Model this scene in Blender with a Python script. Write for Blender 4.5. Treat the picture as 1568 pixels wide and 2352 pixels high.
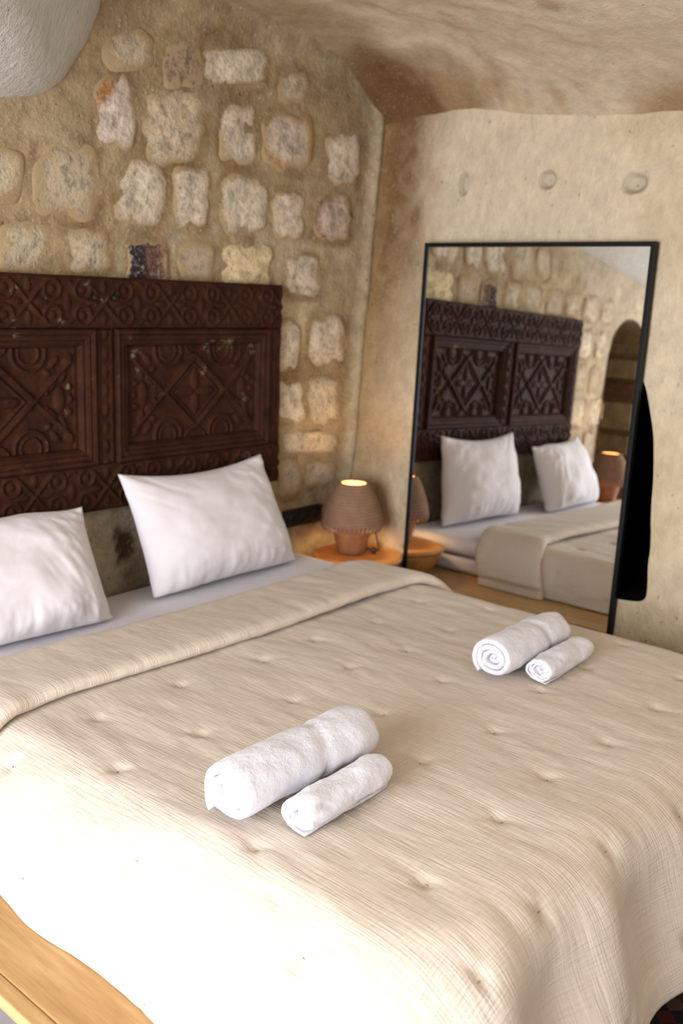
import bpy, bmesh, math, random
import numpy as np
from mathutils import Vector, Matrix
from mathutils.geometry import delaunay_2d_cdt

random.seed(7)
for o in list(bpy.data.objects):
    bpy.data.objects.remove(o, do_unlink=True)
scene = bpy.context.scene
COL = scene.collection
PI = math.pi

# ------------------------------------------------------------------ camera
def make_camera():
    yaw, pitch, roll = math.radians(49.548), math.radians(12.672), math.radians(-2.1406)
    fwd = Vector((math.sin(yaw) * math.cos(pitch), math.cos(yaw) * math.cos(pitch), -math.sin(pitch)))
    right = Vector((math.cos(yaw), -math.sin(yaw), 0))
    down = fwd.cross(right)
    r2 = math.cos(roll) * right + math.sin(roll) * down
    d2 = -math.sin(roll) * right + math.cos(roll) * down
    m = Matrix((r2, -d2, -fwd)).transposed().to_4x4()
    m.translation = Vector((-1.934, -2.720, 1.560))
    cd = bpy.data.cameras.new('camera')
    co = bpy.data.objects.new('camera', cd)
    COL.objects.link(co)
    co.matrix_world = m
    cd.sensor_fit = 'VERTICAL'
    cd.sensor_height = 36.0
    cd.lens = 2210.0 / 2352.0 * 36.0
    cd.clip_start = 0.02
    cd.dof.use_dof = True
    cd.dof.focus_distance = 2.05
    cd.dof.aperture_fstop = 2.8
    scene.camera = co
make_camera()

# ------------------------------------------------------------------ light
world = bpy.data.worlds.new('world')
scene.world = world
world.use_nodes = True
world.node_tree.nodes['Background'].inputs[0].default_value = (0.62, 0.75, 1.0, 1)
world.node_tree.nodes['Background'].inputs[1].default_value = 1.0

def area(name, loc, target, sx, sy, power, color):
    ld = bpy.data.lights.new(name, 'AREA')
    ld.shape = 'RECTANGLE'; ld.size = sx; ld.size_y = sy
    ld.energy = power; ld.color = color
    lo = bpy.data.objects.new(name, ld); COL.objects.link(lo)
    lo.location = loc
    lo.rotation_euler = (Vector(target) - Vector(loc)).to_track_quat('-Z', 'Z').to_euler()
    return lo
# daylight entering through the glazed door opening in the left wall and the
# weak fill of an unseen window added in the front wall (both behind the photographer)
area('daylight_door', (-3.33, -1.85, 1.18), (0, -1.85, 1.05), 1.75, 1.85, 204, (0.905, 0.94, 1.0))
area('fill_window_light', (-0.6, -4.75, 1.65), (-0.3, 0, 1.5), 1.5, 1.1, 18, (1.0, 0.97, 0.93))  # fill added for the head wall

cy = scene.cycles
cy.max_bounces = 6; cy.diffuse_bounces = 3; cy.glossy_bounces = 3; cy.transmission_bounces = 1
cy.caustics_refractive = False
cy.use_adaptive_sampling = True; cy.adaptive_threshold = 0.05
vs = scene.view_settings
vs.view_transform = 'Standard'
vs.look = 'None'
vs.exposure = 0.13
vs.gamma = 1.0
vs.use_curve_mapping = False

# ------------------------------------------------------------------ noise
def _hash(i, j, k, seed):
    h = (i.astype(np.int64) * 374761393 + j.astype(np.int64) * 668265263 + k.astype(np.int64) * 2147483647 + seed * 974634211)
    h = (h ^ (h >> 13)) * 1274126177
    h = h ^ (h >> 16)
    return (h & 0xFFFFFF).astype(float) / float(0xFFFFFF)
def vnoise(x, y, z=0.0, seed=0):
    x = np.asarray(x, float); y = np.asarray(y, float); z = np.asarray(z, float) + 0 * x
    xi, yi, zi = np.floor(x), np.floor(y), np.floor(z)
    fx, fy, fz = x - xi, y - yi, z - zi
    fx = fx * fx * (3 - 2 * fx); fy = fy * fy * (3 - 2 * fy); fz = fz * fz * (3 - 2 * fz)
    r = 0
    for a in (0, 1):
        for b in (0, 1):
            for c in (0, 1):
                w = (fx if a else 1 - fx) * (fy if b else 1 - fy) * (fz if c else 1 - fz)
                r = r + w * _hash(xi + a, yi + b, zi + c, seed)
    return r * 2 - 1
def fbm(x, y, z=0.0, octv=4, seed=0):
    s = 0; amp = 1.0; tot = 0
    x = np.asarray(x, float); y = np.asarray(y, float); z = np.asarray(z, float)
    for o in range(octv):
        s = s + amp * vnoise(x * 2 ** o, y * 2 ** o, z * 2 ** o, seed + o * 17); tot += amp; amp *= 0.5
    return s / tot
def sstep(a, b, x):
    t = np.clip((x - a) / (b - a), 0, 1)
    return t * t * (3 - 2 * t)
def gauss(x, y, cx, cy, rx, ry=None):
    ry = ry or rx
    return np.exp(-((x - cx) / rx) ** 2 - ((y - cy) / ry) ** 2)

# ------------------------------------------------------------------ mesh helpers
def link(name, me, mat=None, parent=None):
    o = bpy.data.objects.new(name, me); COL.objects.link(o)
    if mat is not None and me is not None and not me.materials:
        me.materials.append(mat)
    if parent is not None:
        o.parent = parent
    return o
def mesh(name, verts, faces, mat=None, parent=None, smooth=True, uv=None, col=None):
    me = bpy.data.meshes.new(name)
    me.from_pydata([tuple(map(float, v)) for v in verts], [], [tuple(map(int, f)) for f in faces])
    if uv is not None:
        ul = me.uv_layers.new(name='UVMap')
        li = np.zeros(len(me.loops), dtype=np.int32); me.loops.foreach_get('vertex_index', li)
        ul.data.foreach_set('uv', np.asarray(uv, float)[li].astype(np.float32).ravel())
    if col is not None:
        ca = me.color_attributes.new('Col', 'FLOAT_COLOR', 'POINT')
        c = np.ones((len(verts), 4), np.float32); c[:, :3] = col
        ca.data.foreach_set('color', c.ravel())
    if smooth:
        me.polygons.foreach_set('use_smooth', [True] * len(me.polygons))
    me.update()
    return link(name, me, mat, parent)
def grid_faces(nu, nv, close_u=False, close_v=False, flip=False):
    f = []
    for i in range(nu if close_u else nu - 1):
        for j in range(nv if close_v else nv - 1):
            a = i * nv + j; b = ((i + 1) % nu) * nv + j
            c = ((i + 1) % nu) * nv + (j + 1) % nv; d = i * nv + (j + 1) % nv
            f.append((a, d, c, b) if flip else (a, b, c, d))
    return f
def box(name, lo, hi, mat=None, parent=None, bevel=0.004, seg=2):
    bm = bmesh.new()
    bmesh.ops.create_cube(bm, size=1)
    for v in bm.verts:
        for i in range(3):
            v.co[i] = lo[i] if v.co[i] < 0 else hi[i]
    if bevel > 0:
        bmesh.ops.bevel(bm, geom=bm.edges[:], offset=bevel, segments=seg, affect='EDGES', profile=0.6)
    me = bpy.data.meshes.new(name); bm.to_mesh(me); bm.free()
    return link(name, me, mat, parent)
def lathe(name, prof, mat=None, parent=None, seg=64, wob=None, cap=True):
    prof = np.array(prof, float); n = len(prof)
    V = []
    for i in range(seg):
        t = 2 * PI * i / seg
        for j, (r, z) in enumerate(prof):
            rr, zz = (r, z) if wob is None else wob(t, j, r, z)
            V.append((rr * math.cos(t), rr * math.sin(t), zz))
    return mesh(name, V, grid_faces(seg, n, close_u=True), mat, parent)
def tube(name, pts, r, mat=None, parent=None, seg=8, sub=6):
    P = [Vector(p) for p in pts]; Q = []
    for i in range(len(P) - 1):
        p0 = P[max(i - 1, 0)]; p1 = P[i]; p2 = P[i + 1]; p3 = P[min(i + 2, len(P) - 1)]
        for k in range(sub):
            t = k / sub
            Q.append(0.5 * ((2 * p1) + (p2 - p0) * t + (2 * p0 - 5 * p1 + 4 * p2 - p3) * t * t + (3 * p1 - p0 - 3 * p2 + p3) * t ** 3))
    Q.append(P[-1])
    V = []
    for i, q in enumerate(Q):
        d = (Q[min(i + 1, len(Q) - 1)] - Q[max(i - 1, 0)]).normalized()
        u = d.orthogonal().normalized() if i == 0 else (u - d * u.dot(d)).normalized()
        w = d.cross(u)
        for k in range(seg):
            a = 2 * PI * k / seg
            V.append(q + r * (math.cos(a) * u + math.sin(a) * w))
    F = grid_faces(len(Q), seg, close_v=True)
    F += [tuple(range(seg))[::-1], tuple((len(Q) - 1) * seg + k for k in range(seg))]
    return mesh(name, V, F, mat, parent)
def empty(name, loc=(0, 0, 0), rz=0):
    o = bpy.data.objects.new(name, None); COL.objects.link(o)
    o.location = loc; o.rotation_euler = (0, 0, rz); o.empty_display_size = 0.05
    return o
def tag(o, label=None, cat=None, group=None, kind=None):
    if label: o['label'] = label
    if cat: o['category'] = cat
    if group: o['group'] = group
    if kind: o['kind'] = kind
    return o
def copy_tree(o, parent=None):
    c = o.copy(); COL.objects.link(c); c.parent = parent
    for ch in list(o.children):
        copy_tree(ch, c)
    return c
def plane_cdt(outer, holes, step, extra=()):
    """triangulated 2-D sheet with holes; returns (n,2) points and faces"""
    pts = []; edges = []
    def loop(L):
        n0 = len(pts); pts.extend(L)
        edges.extend([(n0 + i, n0 + (i + 1) % len(L)) for i in range(len(L))])
    x0 = min(p[0] for p in outer); x1 = max(p[0] for p in outer)
    z0 = min(p[1] for p in outer); z1 = max(p[1] for p in outer)
    nx = int((x1 - x0) / step); nz = int((z1 - z0) / step)
    B = [(x0 + (x1 - x0) * i / nx, z0) for i in range(nx)] + [(x1, z0 + (z1 - z0) * i / nz) for i in range(nz)] \
        + [(x1 - (x1 - x0) * i / nx, z1) for i in range(nx)] + [(x0, z1 - (z1 - z0) * i / nz) for i in range(nz)]
    loop(B)
    H = [np.array(h) for h in holes]
    for h in holes: loop([tuple(q) for q in h])
    def inside(P, poly):
        r = np.zeros(len(P), bool); j = len(poly) - 1
        for i in range(len(poly)):
            xi, yi = poly[i]; xj, yj = poly[j]
            c = ((yi > P[:, 1]) != (yj > P[:, 1])) & (P[:, 0] < (xj - xi) * (P[:, 1] - yi) / (yj - yi + 1e-12) + xi)
            r ^= c; j = i
        return r
    gx = x0 + (x1 - x0) * np.arange(1, nx) / nx; gz = z0 + (z1 - z0) * np.arange(1, nz) / nz
    G = np.array([(a + (step / 2 if k % 2 else 0) * 0.9, b) for k, b in enumerate(gz) for a in gx[:-1]])
    for h in H:
        G = G[~inside(G, h)]
        d = np.min(np.linalg.norm(G[:, None, :] - h[None], axis=2), axis=1)
        G = G[d > step * 0.5]
    pts.extend([tuple(q) for q in G]); pts.extend(list(extra))
    r = delaunay_2d_cdt([Vector(q) for q in pts], edges, [], 0, 1e-6)
    V = np.array([tuple(v) for v in r[0]]); F = [tuple(f) for f in r[2]]
    C = np.array([V[list(f)].mean(0) for f in F])
    keep = np.ones(len(F), bool)
    for h in H: keep &= ~inside(C, h)
    return V, [f for f, k in zip(F, keep) if k]

# ------------------------------------------------------------------ materials
class NT:
    def __init__(s, name):
        s.m = bpy.data.materials.new(name); s.m.use_nodes = True
        s.t = s.m.node_tree; s.b = s.t.nodes['Principled BSDF']
    def n(s, typ, **kw):
        nd = s.t.nodes.new(typ)
        for k, v in kw.items():
            if k.startswith('i_'):
                nd.inputs[k[2:].replace('_', ' ')].default_value = v
            else:
                setattr(nd, k, v)
        return nd
    def l(s, a, b): s.t.links.new(a, b)
    def coord(s, kind='Object', scale=(1, 1, 1), rot=(0, 0, 0)):
        c = s.n('ShaderNodeTexCoord'); m = s.n('ShaderNodeMapping')
        s.l(c.outputs[kind], m.inputs[0]); m.inputs['Scale'].default_value = scale; m.inputs['Rotation'].default_value = rot
        return m.outputs[0]
    def noise(s, vec, scale, detail=4, rough=0.55, dist=0.0):
        nd = s.n('ShaderNodeTexNoise'); s.l(vec, nd.inputs['Vector'])
        nd.inputs['Scale'].default_value = scale; nd.inputs['Detail'].default_value = detail
        nd.inputs['Roughness'].default_value = rough; nd.inputs['Distortion'].default_value = dist
        return nd.outputs['Fac']
    def ramp(s, fac, stops):
        r = s.n('ShaderNodeValToRGB'); s.l(fac, r.inputs[0])
        e = r.color_ramp.elements
        while len(e) < len(stops): e.new(0.5)
        for el, (p, c) in zip(e, stops):
            el.position = p; el.color = (c, c, c, 1) if not isinstance(c, tuple) else (*c, 1)
        return r.outputs[0]
    def mix(s, a, b, fac, blend='MIX'):
        m = s.n('ShaderNodeMix', data_type='RGBA', blend_type=blend)
        for v, k in ((fac, 0), (a, 6), (b, 7)):
            if isinstance(v, (int, float)): m.inputs[k].default_value = v
            elif isinstance(v, tuple): m.inputs[k].default_value = (*v, 1)
            else: s.l(v, m.inputs[k])
        return m.outputs[2]
    def math(s, op, a, b=0.0):
        m = s.n('ShaderNodeMath', operation=op)
        for v, k in ((a, 0), (b, 1)):
            if isinstance(v, (int, float)): m.inputs[k].default_value = v
            else: s.l(v, m.inputs[k])
        return m.outputs[0]
    def bump(s, h, dist, strength=1.0, prev=None):
        b = s.n('ShaderNodeBump'); s.l(h, b.inputs['Height'])
        b.inputs['Distance'].default_value = dist; b.inputs['Strength'].default_value = strength
        if prev is not None: s.l(prev, b.inputs['Normal'])
        return b.outputs[0]
    def done(s, color=None, rough=0.8, normal=None, spec=0.3, metal=0.0):
        b = s.b
        if color is not None:
            if isinstance(color, tuple): b.inputs['Base Color'].default_value = (*color, 1)
            else: s.l(color, b.inputs['Base Color'])
        if isinstance(rough, (int, float)): b.inputs['Roughness'].default_value = rough
        else: s.l(rough, b.inputs['Roughness'])
        b.inputs['Specular IOR Level'].default_value = spec; b.inputs['Metallic'].default_value = metal
        if normal is not None: s.l(normal, b.inputs['Normal'])
        return s.m

def attr_col(t):
    a = t.n('ShaderNodeAttribute', attribute_name='Col')
    return a.outputs['Color']

def mat_rock(name, grain=26, fleck=0.5, bump=0.006, stretch=(1, 1, 1), rot=(0, 0, 0), contrast=0.5, pit=True):
    """rough tuff / plaster whose large-scale colour comes from the mesh"""
    t = NT(name); v = t.coord('Object', stretch, rot); v0 = t.coord('Object')
    c = attr_col(t)
    n1 = t.noise(v0, grain * 0.35, 4, 0.62)
    n2 = t.noise(v, grain, 4, 0.65)
    n3 = t.noise(v, grain * 4.5, 2, 0.6)
    k1 = t.ramp(n1, [(0.3, 1 - 0.45 * contrast), (0.7, 1 + 0.0)])
    c = t.mix(c, k1, 1.0, 'MULTIPLY')
    k2 = t.ramp(n2, [(0.32, 1 - 0.5 * contrast), (0.62, 1.0)])
    c = t.mix(c, k2, 1.0, 'MULTIPLY')
    fl = t.ramp(n3, [(0.60, 0.0), (0.75, fleck)])
    c = t.mix(c, (0.80, 0.72, 0.62), fl)
    h = t.math('ADD', n2, t.math('MULTIPLY', n3, 0.45))
    if pit:
        vo = t.n('ShaderNodeTexVoronoi'); t.l(v, vo.inputs['Vector']); vo.inputs['Scale'].default_value = grain * 1.3
        pits = t.ramp(vo.outputs['Distance'], [(0.03, 0.0), (0.16, 1.0)])
        sel = t.ramp(t.noise(v0, grain * 0.9, 2), [(0.5, 1.0), (0.62, 0.0)])
        pits2 = t.math('MAXIMUM', pits, sel)
        h = t.math('ADD', h, t.math('MULTIPLY', pits2, 0.6))
        c = t.mix((0.16, 0.10, 0.06), c, t.ramp(pits2, [(0.0, 0.45), (0.6, 1.0)]))
    return t.done(c, 0.92, t.bump(h, bump, 0.9), 0.15)

def mat_stone():
    t = NT('weathered_stone'); v = t.coord('Object')
    a = t.n('ShaderNodeAttribute', attribute_name='Col')
    n1 = t.noise(v, 20, 5, 0.68); n2 = t.noise(v, 75, 3, 0.65); n3 = t.noise(v, 9, 3)
    body = t.mix(a.outputs['Color'], t.ramp(n1, [(0.30, 0.45), (0.58, 1.10)]), 1.0, 'MULTIPLY')
    body = t.mix(body, (0.66, 0.57, 0.48), t.ramp(n2, [(0.52, 0.0), (0.75, 0.5)]))
    body = t.mix(body, (0.20, 0.125, 0.075), t.ramp(n2, [(0.28, 0.75), (0.38, 0.0)]))
    # mortar smeared over the rim of each stone; the ragged limit comes from noise
    e = t.n('ShaderNodeAttribute', attribute_name='rim')
    edge = t.math('ADD', e.outputs['Fac'], t.math('MULTIPLY', t.math('SUBTRACT', n1, 0.5), 1.5))
    edge = t.math('ADD', edge, t.math('MULTIPLY', t.math('SUBTRACT', n2, 0.5), 1.0))
    em = t.ramp(edge, [(0.42, 0.0), (0.74, 1.0)])
    mort = t.mix((0.290, 0.196, 0.100), (0.385, 0.282, 0.160), n3)
    c = t.mix(body, mort, em)
    h = t.math('ADD', n1, t.math('MULTIPLY', n2, 0.5))
    h = t.math('ADD', t.math('MULTIPLY', h, t.math('SUBTRACT', 1.15, em)), t.math('MULTIPLY', em, 0.75))
    return t.done(c, 0.95, t.bump(h, 0.012, 1.0), 0.1)

def mat_wood(name, c1, c2, scale=(1, 14, 14), rough=0.45, bump=0.0008, rot=(0, 0, 0)):
    t = NT(name); v = t.coord('Object', scale, rot)
    n = t.noise(v, 3.0, 5, 0.6, 0.6); n2 = t.noise(v, 14, 4, 0.6)
    c = t.mix(c1, c2, t.ramp(n, [(0.35, 0.0), (0.65, 1.0)]))
    c = t.mix(c, t.ramp(n2, [(0.3, 0.82), (0.7, 1.05)]), 1.0, 'MULTIPLY')
    return t.done(c, rough, t.bump(n2, bump, 0.6), 0.4)

def mat_carved():
    t = NT('carved_dark_walnut'); v = t.coord('Object', (6, 6, 6)); v1 = t.coord('Object')
    n = t.noise(v, 2.2, 6, 0.65, 0.4); n2 = t.noise(v1, 130, 3, 0.6); n3 = t.noise(v1, 26, 4, 0.7)
    c = t.mix((0.019, 0.0073, 0.0044), (0.050, 0.0175, 0.0085), t.ramp(n, [(0.3, 0.0), (0.7, 1.0)]))
    c = t.mix(c, (0.10, 0.040, 0.020), t.ramp(n2, [(0.55, 0.0), (0.8, 0.4)]))
    # remains of old pale green paint caught in the carving
    c = t.mix(c, (0.20, 0.17, 0.11), t.ramp(t.math('MULTIPLY', n3, t.noise(v1, 5, 2)), [(0.375, 0.0), (0.44, 0.65)]))
    return t.done(c, t.ramp(n2, [(0.2, 0.60), (0.8, 0.80)]), t.bump(n2, 0.0012, 0.7), 0.07)

def mat_quilt():
    t = NT('crinkled_beige_gauze')
    va = t.coord('UV', (1, 0.06, 1)); vb = t.coord('UV', (0.06, 1, 1)); v = t.coord('UV')
    ra = t.noise(va, 225, 1, 0.4, 0.2); rb = t.noise(vb, 210, 1, 0.4, 0.2)
    wr = t.noise(t.coord('UV', (1, 0.30, 1), (0, 0, 0.12)), 17, 2, 0.45, 0.5)
    n = t.noise(v, 5, 3)
    ra2 = t.ramp(ra, [(0.34, 0.0), (0.66, 1.0)]); rb2 = t.ramp(rb, [(0.34, 0.0), (0.66, 1.0)])
    h = t.math('ADD', t.math('MULTIPLY', ra2, 0.85), t.math('MULTIPLY', rb2, 1.0))
    c = t.mix((0.606, 0.508, 0.414), (0.662, 0.563, 0.466), n)
    c = t.mix(c, t.ramp(h, [(0.1, 0.955), (1.3, 1.03)]), 1.0, 'MULTIPLY')
    b1 = t.bump(wr, 0.009, 0.5)
    nb = t.bump(h, 0.0009, 0.7, b1)
    m = t.done(c, 0.95, nb, 0.1)
    t.b.inputs['Sheen Weight'].default_value = 0.15
    return m

def mat_cloth(name, col, weave=900, wrinkle=0.004, wscale=9):
    t = NT(name); v = t.coord('Object')
    n = t.noise(v, weave, 2); w = t.noise(t.coord('Object', (1, 1, 0.5)), wscale, 3, 0.5, 0.5)
    b = t.bump(w, wrinkle, 0.6); b = t.bump(n, 0.0006, 0.4, b)
    m = t.done(col, 0.9, b, 0.15)
    t.b.inputs['Sheen Weight'].default_value = 0.2
    return m

def mat_terry():
    t = NT('white_terry'); v = t.coord('Object')
    n = t.noise(v, 420, 3, 0.7); n2 = t.noise(v, 60, 3, 0.6); n3 = t.noise(v, 16, 3)
    h = t.math('ADD', n, t.math('MULTIPLY', n2, 1.2))
    b = t.bump(n3, 0.014, 0.6); b = t.bump(h, 0.0022, 0.7, b)
    c = t.mix((0.72, 0.69, 0.74), (0.80, 0.78, 0.82), n2)
    m = t.done(c, 0.95, b, 0.1)
    t.b.inputs['Sheen Weight'].default_value = 0.3
    return m

def mat_simple(name, col, rough=0.5, metal=0.0, spec=0.4, nscale=60, var=0.12, bump=0.0006):
    t = NT(name); v = t.coord('Object'); n = t.noise(v, nscale, 4)
    c = t.mix(col, t.ramp(n, [(0.25, 1 - var), (0.75, 1 + var * 0.3)]), 1.0, 'MULTIPLY')
    return t.done(c, rough, t.bump(n, bump, 0.5), spec, metal)

M = {}
M['wall'] = mat_rock('smeared_mortar', 17, 0.30, 0.010, contrast=0.62)
M['rock'] = mat_rock('pale_carved_tuff', 30, 0.30, 0.010, (1, 1, 0.55), (0.5, 0, 0), 0.34)
M['ceiling'] = mat_rock('ceiling_tuff', 30, 0.30, 0.0045, (0.8, 0.8, 1.3), (0, 0, 0.5), 0.35)
M['white_rock'] = mat_rock('chiselled_whitewash', 46, 0.05, 0.014, (1.0, 1.0, 0.25), (0.25, 0, 0.2), 0.22)
M['stone'] = mat_stone()
M['niche_shade'] = mat_simple('niche_shade_black', (0.008, 0.007, 0.006), 0.95, spec=0.05)  # near-black colour stands in for the darkness inside the niche
M['oak'] = mat_wood('honey_oak', (0.46, 0.255, 0.100), (0.59, 0.36, 0.160), (10, 0.8, 10), 0.42)
M['oak_top'] = mat_wood('orange_oak', (0.40, 0.17, 0.040), (0.53, 0.25, 0.070), (9, 1, 9), 0.40)
M['carved'] = mat_carved()
M['quilt'] = mat_quilt()
M['thread'] = mat_simple('quilting_thread', (0.40, 0.31, 0.22), 0.9)
M['sheet'] = mat_cloth('white_cotton_sheet', (0.69, 0.65, 0.685), 900, 0.006, 7)
M['pillow'] = mat_cloth('white_pillow_cotton', (0.70, 0.645, 0.655), 900, 0.006, 9)
M['mattress'] = mat_cloth('lavender_white_ticking', (0.62, 0.58, 0.64), 500, 0.003, 12)
M['terry'] = mat_terry()
M['black_metal'] = mat_simple('matt_black_metal', (0.006, 0.006, 0.006), 0.5, spec=0.15, var=0.1)
M['black_plastic'] = mat_simple('black_plastic', (0.018, 0.015, 0.014), 0.35)
M['socket_hole'] = mat_simple('dark_socket_well', (0.006, 0.006, 0.006), 0.6)
M['terracotta'] = mat_simple('brown_terracotta', (0.30, 0.125, 0.055), 0.55, nscale=25, var=0.35)
M['floor'] = mat_simple('grey_stone_tile', (0.40, 0.40, 0.43), 0.5, nscale=14, var=0.15)
M['grout'] = mat_simple('grey_grout', (0.26, 0.26, 0.27), 0.9)
M['nail_hole'] = mat_simple('nail_hole_black', (0.010, 0.008, 0.007), 0.7)
t = NT('mirror_silver'); M['mirror'] = t.done((0.86, 0.87, 0.86), 0.0, None, 0.5, 1.0)
t = NT('woven_jute_cord'); v = t.coord('Object', (1, 1, 1))
n = t.noise(v, 210, 3); n2 = t.noise(v, 18, 2)
c = t.mix((0.185, 0.098, 0.058), (0.33, 0.195, 0.125), n); c = t.mix(c, t.ramp(n2, [(0.3, 0.85), (0.7, 1.05)]), 1.0, 'MULTIPLY')
M['jute'] = t.done(c, 0.95, t.bump(n, 0.002, 0.8), 0.1)
t.b.inputs['Subsurface Weight'].default_value = 0.0
t = NT('lamp_bulb_glow'); e = t.n('ShaderNodeEmission'); e.inputs[0].default_value = (1.0, 0.66, 0.30, 1); e.inputs[1].default_value = 140
t.l(e.outputs[0], t.t.nodes['Material Output'].inputs[0]); M['bulb'] = t.m
t = NT('kilim_weave'); v = t.coord('Object', (1, 1, 1), (0, 0, PI / 4))
ck = t.n('ShaderNodeTexChecker'); t.l(v, ck.inputs[0]); ck.inputs['Scale'].default_value = 26
ck.inputs[1].default_value = (0.055, 0.012, 0.010, 1); ck.inputs[2].default_value = (0.012, 0.009, 0.012, 1)
ck2 = t.n('ShaderNodeTexChecker'); t.l(v, ck2.inputs[0]); ck2.inputs['Scale'].default_value = 13
c = t.mix(ck.outputs[0], (0.075, 0.045, 0.032), t.math('MULTIPLY', ck2.outputs['Fac'], t.math('MULTIPLY', ck.outputs['Fac'], 0.6)))
M['kilim'] = t.done(c, 0.95, t.bump(t.noise(t.coord('Object'), 300, 2), 0.003, 0.8), 0.1)

# ------------------------------------------------------------------ setting
MORT = np.array((0.400, 0.288, 0.158)); MORTD = np.array((0.265, 0.172, 0.080)); PLAS = np.array((0.52, 0.418, 0.275))
TUFF = np.array((0.64, 0.522, 0.362)); BROWN = np.array((0.17, 0.085, 0.032)); GOLD = np.array((0.40, 0.245, 0.10))
def lerp(c, d, w): return c * (1 - w[:, None]) + np.asarray(d) * w[:, None]

# floor: tiles laid on a grout bed
fl = box('floor', (-3.4, -4.7, -0.06), (1.6, 0.15, -0.004), M['grout'], bevel=0)
tag(fl, kind='structure')
tile = None
for i in range(8):
    for j in range(8):
        x = -3.38 + 0.62 * i; y = -4.66 + 0.6 * j
        if tile is None:
            tile = box('tile', (0.002, 0.002, -0.02), (0.617, 0.597, 0.0), M['floor'], fl, 0.002, 1); tile.location = (x, y, 0)
        else:
            o = tile.copy(); COL.objects.link(o); o.parent = fl; o.location = (x, y, 0)

# stones of the head wall, each one its own block
STONES = [
('a',(0.034,2.228),(0.215,2.261),(0.216,2.380),(0.037,2.342)), ('brown',(0.265,2.217),(0.431,2.245),(0.430,2.384),(0.266,2.351)),
('w',(0.431,2.259),(0.735,2.313),(0.732,2.431),(0.430,2.370)), ('a',(0.805,2.257),(0.972,2.284),(0.968,2.393),(0.802,2.362)),
('or',(-0.020,1.994),(0.145,2.015),(0.147,2.223),(-0.015,2.193)), ('y',(0.182,1.972),(0.432,2.003),(0.431,2.224),(0.184,2.183)),
('w',(0.514,2.013),(0.702,2.036),(0.697,2.232),(0.512,2.202)), ('rim',(0.748,2.018),(1.003,2.048),(0.994,2.240),(0.743,2.201)),
('w',(1.088,1.991),(1.283,2.012),(1.270,2.215),(1.078,2.188)), ('a',(-0.230,1.758),(-0.009,1.776),(-0.003,2.002),(-0.222,1.973)),
('w',(0.064,1.761),(0.263,1.777),(0.264,1.975),(0.067,1.952)), ('w',(0.305,1.773),(0.465,1.785),(0.463,1.985),(0.305,1.966)),
('w',(0.534,1.767),(0.750,1.782),(0.744,1.986),(0.531,1.963)), ('w',(0.785,1.768),(0.961,1.780),(0.954,1.953),(0.780,1.935)),
('rim2',(1.020,1.776),(1.249,1.791),(1.238,1.964),(1.012,1.942)), ('a',(-0.435,1.778),(-0.281,1.792),(-0.274,1.954),(-0.427,1.934)),
('a',(-0.361,1.597),(-0.185,1.605),(-0.181,1.749),(-0.355,1.736)), ('a',(-0.154,1.600),(0.039,1.608),(0.041,1.739),(-0.150,1.725)),
('dark',(0.114,1.565),(0.276,1.570),(0.276,1.720),(0.116,1.710)), ('pale',(0.334,1.590),(0.487,1.596),(0.486,1.733),(0.334,1.723)),
('yel',(0.536,1.575),(0.783,1.585),(0.779,1.736),(0.535,1.721)), ('w',(0.864,1.550),(1.069,1.555),(1.062,1.710),(0.859,1.699)),
('w',(0.837,1.260),(0.959,1.256),(0.951,1.449),(0.831,1.448)), ('w',(1.020,1.281),(1.236,1.275),(1.225,1.468),(1.012,1.466)),
('w',(0.836,1.051),(0.999,1.039),(0.992,1.211),(0.831,1.217)), ('yw',(1.031,1.036),(1.221,1.022),(1.210,1.220),(1.023,1.227)),
('yw',(0.847,0.925),(1.214,0.889),(1.209,0.981),(0.845,1.011)), ('pale',(1.010,0.775),(1.213,0.750),(1.208,0.847),(1.006,0.869)),
('pale',(0.853,0.743),(0.985,0.725),(0.979,0.875),(0.849,0.889)),
]
# courses further left, seen only in the mirror
rr = random.Random(3)
for zc, h in ((1.665, 0.14), (1.45, 0.17), (1.24, 0.16), (1.03, 0.17), (0.82, 0.16)):
    xx = -0.90 if zc < 1.6 else -0.44
    while xx > -1.22 + 0.02 * rr.random():
        w = rr.uniform(0.14, 0.22)
        STONES.append((rr.choice(('a', 'w', 'pale', 'yw')), (xx - w, zc - h / 2), (xx, zc - h / 2), (xx, zc + h / 2), (xx - w, zc + h / 2)))
        xx -= w + 0.05
# head wall with an arched alcove left of the bed
ARCH = [(-1.95, 0.30), (-1.33, 0.30)] + [(-1.33 + 0.0 * k, 0.30 + 0.1 * k) for k in range(1, 11)]
for k in range(0, 17):
    a = PI * k / 16
    ARCH.append((-1.64 + 0.31 * math.cos(a), 1.34 + 0.30 * math.sin(a)))
ARCH += [(-1.95, 1.30 - 0.1 * k) for k in range(0, 10)]
V, F = plane_cdt([(-3.4, -0.02), (1.5, 2.9)], [ARCH], 0.016)
x, z = V[:, 0], V[:, 1]
ribx = 1.293 + (z - 0.8) * 0.072
rib = np.exp(-((x - ribx) / 0.030) ** 2)
y = -0.010 * fbm(x * 2.3, z * 2.3, 0, 4, 3) - 0.004 * fbm(x * 11, z * 11, 0, 3, 5) - 0.022 * rib * (1 + 0.25 * vnoise(z * 5, z * 0, 0, 4))
y += 0.02 * sstep(0.05, -0.12, x - ribx) * 0
y = np.minimum(y, 0.012)
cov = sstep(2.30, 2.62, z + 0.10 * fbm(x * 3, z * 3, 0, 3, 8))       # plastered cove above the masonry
y = y - 0.10 * sstep(2.40, 2.75, z)
c = np.tile(MORT, (len(V), 1))
c = lerp(c, MORTD, 0.8 * sstep(-0.05, 0.5, fbm(x * 3.2, z * 3.2, 0, 4, 21)))
c = lerp(c, PLAS, 0.55 * sstep(0.0, 0.45, fbm(x * 2.6, z * 4, 0, 4, 33)))
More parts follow.
